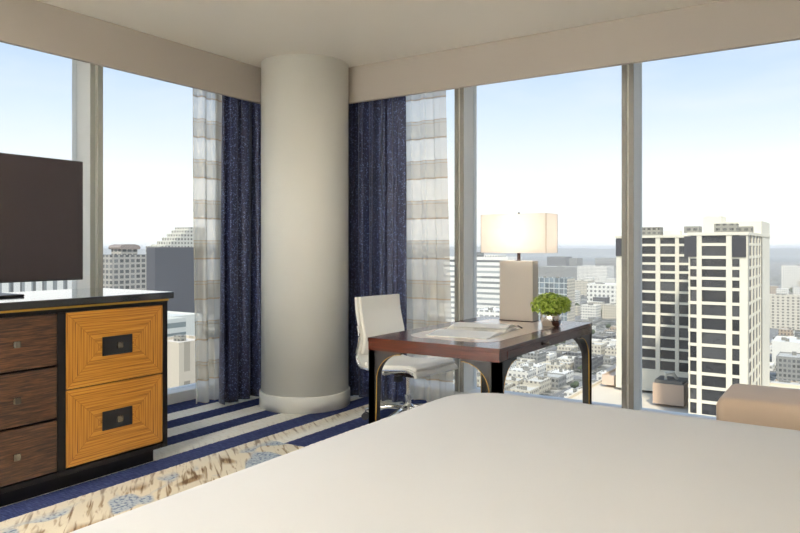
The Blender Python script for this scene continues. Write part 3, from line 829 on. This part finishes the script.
for i in range(13):
    for a, b in ((689.8, 696.6), (701.5, 726), (732, 739.5)):
        if i < 2 and a != 701.5: continue
        pane(px_front(a)+.1, px_front(b)-.1, zf[i+1]+.25, zf[i]-.5, TYf+.40); nwin += 1
    if 1:
        for a, b in ((641.5, 655.5), (660, 675), (678.8, 689)): pane(px_rear(a)+.1, min(px_rear(b)-.1, WXb), zf[i+1]+.25, zf[i]-.5, WYf+.38); nwin += 1
# rooftop plant
def unit(px0, px1, yy, dep, h, mat=M_mech): wpart('roof_plant', BX(xat(px0, yy), xat(px1, yy), yy, yy+dep, ROOF+.25, ROOF+.25+h), mat)
unit(684, 699, 178, 4, 1.6); unit(703, 721, 190, 8, 4.4, M_tower); unit(714, 737, 181, 3, 2.2); unit(738, 752, 186, 3, 1.6)
unit(641, 660, 216, 4, 2.6); unit(664, 680, 218, 3, 1.4, M_tower)
# podium
pd = bld('broad cream podium roof at the foot of the tall apartment tower', -69, -4, 140, 246, -42, plain('podium_roof', srgb(224, 214, 194), .9, var=.04, vscale=.05), units=0)
pb = thing('roof_plant_box', (xat(668, 196), 200, -41.2), 'tan louvred plant box on the podium roof left of the tower', 'plant enclosure')
bm = bmesh.new(); box(bm, -4, 4, -4, 4, 0, 5.5); link('walls', bm, plain('pink_tan', srgb(206, 180, 156), .85, var=.03, vscale=.3), pb)
bm = bmesh.new()
for i in range(9): box(bm, -3.6, 3.6, -3.6+i*.85, -3.3+i*.85, 5.5, 6.4)
link('grille', bm, plain('grille_grey', srgb(112, 110, 104), .6, var=.1, vscale=1), pb)
bm = bmesh.new(); tube(bm, [(-1, -2, 6), (-1, -2, 8), (.5, -1, 8.3), (1.5, 0, 6.4)], .5, 8); link('duct', bm, M_tower, pb)
o = bld('pinkish low block standing on the podium roof edge', xat(602, 214), xat(614, 214), 214, 228, -39, plain('pink_stucco', srgb(220, 198, 176), .85, var=.03, vscale=.3), zb=-41.2, units=0)

# ---- named city buildings, right-hand windows
def rb(label, p0, p1, yf, dep, topy, mat, **kw):
    x0, x1 = xat(p0, yf), xat(p1, yf); d = -FX*0 + (FX*x0+FY*yf)
    return bld(label, x0, x1, yf, yf+dep, zat(topy, FX*(x0+x1)/2+FY*yf), mat, **kw)
F_band = facade('banded_white', srgb(236, 234, 226), srgb(140, 144, 142), 6.2, 60, .42, 1.0, srgb(232, 230, 220))
F_grid = facade('glass_grid', srgb(198, 202, 196), srgb(104, 116, 122), 6.0, 5.7, .84, .86, srgb(214, 212, 200))
o = rb('white office block with long horizontal window bands behind the desk lamp', 446, 508, 725, 40, 257.5, F_band, units=0)
hh = zat(257.5, 806)-GZ
link('penthouse', BX(-19, -4, -15, 8, hh-1, hh+6), F_grey, o); link('penthouse', BX(6, 24, -12, 10, hh-1, hh+3), F_white, o)
rb('white lower wing in front of the banded office block', 474, 506, 640, 35, 311, facade('white_wing', srgb(238, 236, 228), srgb(150, 152, 148), 5, 6, .4, .7, srgb(240, 238, 230)), units=2)
o = rb('office block with glass grid front just behind the potted plant', 524, 567, 735, 22, 278.5, F_grid, units=2)
link('end_wall', BX((xat(567, 735)-xat(524, 735))/2, (xat(567, 735)-xat(524, 735))/2+1.2, -11, 11, 0, zat(277.5, 790)-GZ), F_cream, o)
rb('distant grey office block with dark windows above the plant', 547, 566, 2350, 60, 257, F_dark, units=1)
rb('distant long low grey block beneath the horizon right of lamp', 538, 578, 1900, 80, 267, F_grey, units=2)
rb('slim distant grey tower block right of the lamp shade', 569, 577, 2000, 50, 258.5, F_grey, units=0)
rb('distant pale slab building midway between plant and mullion', 577, 607, 1750, 60, 266.5, F_white, units=2)
rb('distant grey banded building nearest the right-hand mullion', 595, 617, 2150, 70, 258.5, facade('banded_grey', srgb(160, 160, 154), srgb(104, 106, 106), 5, 60, .5, 1.), units=1)
rb('cream windowless block right of the glass grid office', 574, 588, 1350, 40, 281, F_cream, units=1)
rb('long white building with square windows beside the parking lots', 587, 618, 1130, 40, 284.5, facade('white_sq', srgb(232, 230, 220), srgb(126, 128, 124), 7, 7, .5, .5, srgb(232, 230, 220)), units=3)
# barrel-roofed hall
bh = thing('arched_hall', (xat(597, 1350), 1350, GZ), 'arched-roof hall in the distance between plant and mullion', 'building')
bm = bmesh.new(); prism(bm, [(-17, 0), (17, 0), (17, 16)]+[(17*math.cos(a*PI/12), 16+9*math.sin(a*PI/12)) for a in range(1, 12)]+[(-17, 16)], 'y', 0, 40); link('walls_and_roof', bm, plain('grey_roof', srgb(190, 188, 180), .7, var=.05, vscale=.1), bh)
rb('beige apartment block with rows of small windows right of the tower', 769, 812, 930, 18, 296, facade('beige_apts', srgb(210, 204, 188), srgb(112, 110, 104), 3.5, 5.2, .5, .45, srgb(214, 210, 196)), units=2)
rb('pale stepped office building near the horizon right of the tower', 781, 815, 1700, 60, 266, F_white, units=2)
rb('low white warehouse roof right of the tower, above the bench', 772, 806, 640, 40, 343, plain('warehouse_roof', srgb(226, 224, 214), .8, var=.05, vscale=.1), units=3)
rb('grey flat-roofed shed in front of the white warehouse', 776, 800, 560, 25, 358, F_grey, units=1)
tk = thing('rooftop_pool', (xat(790, 395), 395, -68), 'small bright blue pool on a roof deck right of the tower', 'pool')
link('pool_deck', BX(-9, 9, -7, 10, -27, 0), F_cream, tk)
def mat_pool():
    m, nt = MAT('pool_water'); g = N(nt); g.out(g.bsdf(g.mix(g.noise(g.obj(), 1, 2), srgb(110, 170, 200), srgb(150, 200, 220)), .1)); return m
link('pool_water', BX(-3.5, 3.5, -3, 3, 0, .15), mat_pool(), tk)

# ---- named city buildings, left-hand windows
def lb(label, xf, dep, p0, p1, topy, mat, **kw):
    y0, y1 = yat(p0, xf), yat(p1, xf)
    return bld(label, xf-dep, xf, y0, y1, zat(topy, FX*xf+FY*(y0+y1)/2), mat, **kw)
M_slate = plain('dark_glass_wall', srgb(88, 89, 94), .55, var=.08, vscale=.03)
lb('plain dark blue-grey glass office slab left of the sheer curtain', -260, 6, 155, 203, 247.3, M_slate, units=0, parapet=False)
o = lb('light podium ledge below the dark glass slab', -234, 26, 150, 202, 318, plain('ledge', srgb(214, 216, 208), .85, var=.03, vscale=.1), units=0)
F_res = facade('residential_grid', srgb(176, 172, 162), srgb(96, 98, 98), 3.3, 3.9, .6, .66, srgb(170, 166, 156))
o = lb('balconied apartment tower with domed crown left of the dark slab', -380, 22, 112, 150, 256, F_res, units=0)
hh = zat(256, 460)-GZ
cyy = yat(124.5, -391)-o.location.y
link('crown', BX(-5, 5, cyy-6, cyy+6, hh, hh+4.5), F_res, o)
bm = bmesh.new(); prism(bm, [(-7, 0), (7, 0), (7.6, 1.2), (6.6, 2.4), (3.4, 3.2), (-3.4, 3.2), (-6.6, 2.4), (-7.6, 1.2)], 'x', -6, 6)
q = link('crown_roof', bm, plain('crown_red', srgb(150, 138, 130), .8, var=.1, vscale=.3), o); q.location = (0, cyy, hh+4.5)
lb('white office building with upright fins seen beneath the television', -205, 20, 0, 78, 262, facade('finned_white', srgb(230, 230, 224), srgb(122, 126, 126), 400, 3.3, 1.0, .42), units=0)
sp_ = thing('stepped_building', (-520, 415, GZ), 'pale terraced building rising in steps behind the dark glass slab', 'building')
steps = [(160, 246), (165, 244.5), (171, 241), (176, 237.5), (181, 233.5), (185.5, 230), (189, 227)]
for i, (p0, ty) in enumerate(steps):
    y0 = yat(p0, -520); y1 = yat(steps[i+1][0], -520) if i+1 < len(steps) else yat(205, -520)
    q = link('terrace', BX(-20, 0, y0-415, y1-415, 0, zat(ty, 640)-GZ), facade('stepped_wall_%d' % i, srgb(206, 204, 192), srgb(120, 120, 114), 3.6, 3.6, .5, .55) if i == 0 else bpy.data.materials['stepped_wall_0'], sp_)
lb('beige stone building with tall pilasters right of the dresser', -150, 12, 179, 214, 343, facade('beige_stone', srgb(206, 196, 178), srgb(176, 168, 152), 13, 9, .8, .78, srgb(226, 218, 204)), units=1)
lb('grey-banded office building between dresser and beige stone block', -212, 14, 163, 186, 321, facade('striped_office', srgb(206, 210, 204), srgb(120, 130, 130), 3.8, 60, .5, 1., srgb(200, 204, 198)), units=2)

# ---- ordinary low buildings on the street grid
heroes = [(o.location.x, o.location.y) for o in bpy.data.objects if o.parent is None and o.type == 'EMPTY' and abs(o.location.y) > 60]
fr = random.Random(11)
kinds = [('white', F_white), ('cream', F_cream), ('grey', F_grey), ('tan', F_tan), ('white', F_white), ('cream', F_cream), ('dark', F_dark)]
def proj(x, y, z):
    d = FX*x+FY*y; l = FY*x-FX*y
    return 400+695*l/d, 247-(z-H)*695/d, d
AREAS = [(146, 250, 'through the window beside the dresser'), (436, 626, 'seen past the desk'), (764, 812, 'right of the tall tower')]
boxes = []
def area_of(px):
    for a, b, n in AREAS:
        if a <= px <= b: return n
made = 0; trees = []; frects = []
def clash(a0, a1, b0, b1): return any(a0 < q1+1 and a1 > q0-1 and b0 < r1+1 and b1 > r0-1 for q0, q1, r0, r1 in frects)
for q in bpy.data.objects:
    if q.type == 'MESH' and q.parent and q.parent.type == 'EMPTY' and q.parent.location.z < -30 and q.name.startswith(('walls', 'terrace', 'ledge')):
        L = q.parent.location+q.location; X = [v.co.x for v in q.data.vertices]; Y = [v.co.y for v in q.data.vertices]
        frects.append((L.x+min(X), L.x+max(X), L.y+min(Y), L.y+max(Y)))
lots = []
for ix in range(-32, 3):
    for iy in range(0, 26):
        bx, by = ix*80-8006+8000, iy*100-8006+8000
        for jx in range(3):
            for jy in range(4):
                lx = bx+16+jx*22; ly_ = by+16+jy*21
                lots.append((lx, ly_))
lots.sort(key=lambda q: q[0]**2+q[1]**2)
for lx, ly_ in lots:
    px, py, d = proj(lx+9, ly_+9, GZ) if FX*lx+FY*ly_ > 50 else (0, 0, 0)
    a = area_of(px)
    if not a or d < 290 or d > 1650: continue
    if py > 412: continue
    if d > 800 and fr.random() < .62: continue
    if d > 1200 and fr.random() < .4: continue
    if -75 < lx < 2 and 135 < ly_ < 252: continue
    if fr.random() < .16: 
        trees.append((lx+9, ly_+9, d)); continue
    kn, mt = fr.choice(kinds)
    w, e_ = fr.uniform(12, 19), fr.uniform(11, 19)
    if d > 900: w *= 1.3; e_ *= 1.2
    if clash(lx, lx+w, ly_, ly_+e_): continue
    frects.append((lx, lx+w, ly_, ly_+e_))
    h = fr.choice([3.6, 4, 5, 5, 6, 7, 9]) if d < 900 else fr.choice([6, 8, 12, 18, 26])
    zone = 'near' if d < 650 else ('middle' if d < 1000 else 'distant')
    zl = {'near': 'closest streets', 'middle': 'streets farther off', 'distant': 'hazy far streets'}[zone]
    sz = 'low' if h < 8 else 'mid-height'
    bld('%s %s flat-roofed building in the %s %s' % (sz, kn, zl, a), lx, lx+w, ly_, ly_+e_, GZ+h, mt, group='%s %s flat-roofed buildings, %s %s' % (sz, kn, zl, a), units=(2 if d < 600 else 1 if d < 1000 else 0), rr=fr, parapet=d < 1000)
    made += 1
    for _ in range(1):
        if fr.random() < .55: trees.append((lx-2.5, ly_+fr.uniform(0, 16), d))
    if made >= 330: break
print('filler buildings', made)
# ---- street trees
M_tree = plain('tree_foliage', srgb(72, 84, 58), .9, var=.3, vscale=.8)
M_bark = plain('bark', srgb(80, 66, 52), .9, var=.1)
def crown_mesh(seed):
    rt = random.Random(seed); bm = bmesh.new()
    for c in range(6):
        m_ = bmesh.ops.create_icosphere(bm, subdivisions=2, radius=rt.uniform(1.3, 2.1))
        off = Vector((rt.uniform(-1.5, 1.5), rt.uniform(-1.5, 1.5), 5+rt.uniform(-.9, 1.6)))
        for v in m_['verts']: v.co = v.co*rt.uniform(.88, 1.1)+off
    return bm
t0 = thing('street_tree', (0, 0, GZ), '', 'tree')
link('crown', crown_mesh(1), M_tree, t0, smooth=False)
bm = bmesh.new(); tube(bm, [(0, 0, 0), (0, 0, 4.5)], [.35, .2], 7); link('trunk', bm, M_bark, t0)
first = True
bpy.context.view_layer.update()
rects = []
for q in bpy.data.objects:
    if q.type == 'MESH' and q.parent and q.parent.type == 'EMPTY' and q.parent.location.z < -30 and q.name.startswith(('walls', 'terrace', 'ledge')):
        L = q.parent.location+q.location
        X = [v.co.x for v in q.data.vertices]; Y = [v.co.y for v in q.data.vertices]
        rects.append((L.x+min(X), L.x+max(X), L.y+min(Y), L.y+max(Y)))
def clear(x, y, r): return not any(a-r < x < b+r and c-r < y < e2+r for a, b, c, e2 in rects)
placed = []
def apart(x, y, r): return all((x-a)**2+(y-b)**2 > (r+c)**2 for a, b, c in placed)
good = []
for x, y, d in trees:
    for _ in range(6):
        s = fr.uniform(.7, 1.15) if d < 800 else fr.uniform(1.0, 1.5)
        if clear(x, y, 4.1*s) and apart(x, y, 4*s): good.append((x, y, d, s)); placed.append((x, y, 4*s)); break
        x += fr.uniform(-6, 6); y += fr.uniform(-6, 6)
for x, y, d, s in good[:230]:
    o = t0 if first else copy_tree(t0); first = False
    o.location = (x, y, GZ); o.scale = (s, s, s*fr.uniform(.8, 1.1)); o.rotation_euler.z = fr.uniform(0, 6)
    a = area_of(proj(x, y, GZ)[0]) or 'between the buildings'
    zl = 'closest streets' if d < 650 else ('streets farther off' if d < 1000 else 'hazy far streets')
    tag(o, 'dark green street tree among the %s %s' % (zl, a), 'tree', 'street trees, %s %s' % (zl, a))

# ------------------------------------------------------------------ haze over the city
if HAZE:
    m, nt = MAT('city_haze'); g = N(nt)
    v = g.new('ShaderNodeVolumeScatter'); v.inputs['Color'].default_value = (1, .965, .90, 1); v.inputs['Density'].default_value = .00015
    v.inputs['Anisotropy'].default_value = .0
    g.out(None, v.outputs[0])
    bm = bmesh.new(); prism(bm, [(-21000, -500), (-60, -500), (-60, 60), (11000, 60), (11000, 25000), (-21000, 25000)], 'z', GZ-1, 14)
    hz = link('city_haze', bm, m); hz['kind'] = 'structure'

# ------------------------------------------------------------------ sky and sun
w = bpy.data.worlds.new('world'); sc.world = w; w.use_nodes = True; nt = w.node_tree; nt.nodes.clear(); g = N(nt)
tc = g.new('ShaderNodeTexCoord').outputs['Generated']; x, y, z = g.xyz(tc)
cl = g.noise(g.comb(x, y, g.m('MULTIPLY', z, 3.2)), 2.6, 5, .6, .3)
base = g.ramp(g.m('ADD', z, g.m('MULTIPLY', g.m('SUBTRACT', cl, .5), .06)), [(0, srgb(250, 250, 247)), (.08, srgb(250, 251, 250)), (.17, srgb(218, 232, 248)), (.30, srgb(174, 202, 240)), (.6, srgb(150, 184, 232))])
col = g.mix(g.m('MULTIPLY', g.ramp(cl, [(.46, (0,0,0)), (.68, (1,1,1))]), .5), base, srgb(240, 243, 248))
bg = g.new('ShaderNodeBackground'); g.put(bg.inputs[0], col); bg.inputs[1].default_value = 1.22
ow = g.new('ShaderNodeOutputWorld'); nt.links.new(bg.outputs[0], ow.inputs[0])
sd = bpy.data.lights.new('sun', 'SUN'); sd.energy = 4.2; sd.angle = math.radians(4); sd.color = (1, .91, .78)
so = bpy.data.objects.new('sun', sd); C.objects.link(so)
sdir = Vector((-.35, .62, -.70))        # travelling direction: from behind the camera and high
so.rotation_euler = sdir.to_track_quat('-Z', 'Y').to_euler()

# ------------------------------------------------------------------ render look
sc.view_settings.view_transform = 'Standard'; sc.view_settings.look = 'None'; sc.view_settings.exposure = 0; sc.view_settings.gamma = 1
sc.view_settings.use_curve_mapping = False
cy = sc.cycles
cy.use_denoising = True
cy.max_bounces = 10; cy.diffuse_bounces = 6; cy.glossy_bounces = 4; cy.transparent_max_bounces = 16; cy.volume_bounces = 2
cy.sample_clamp_indirect = 6; cy.caustics_reflective = False; cy.caustics_refractive = False
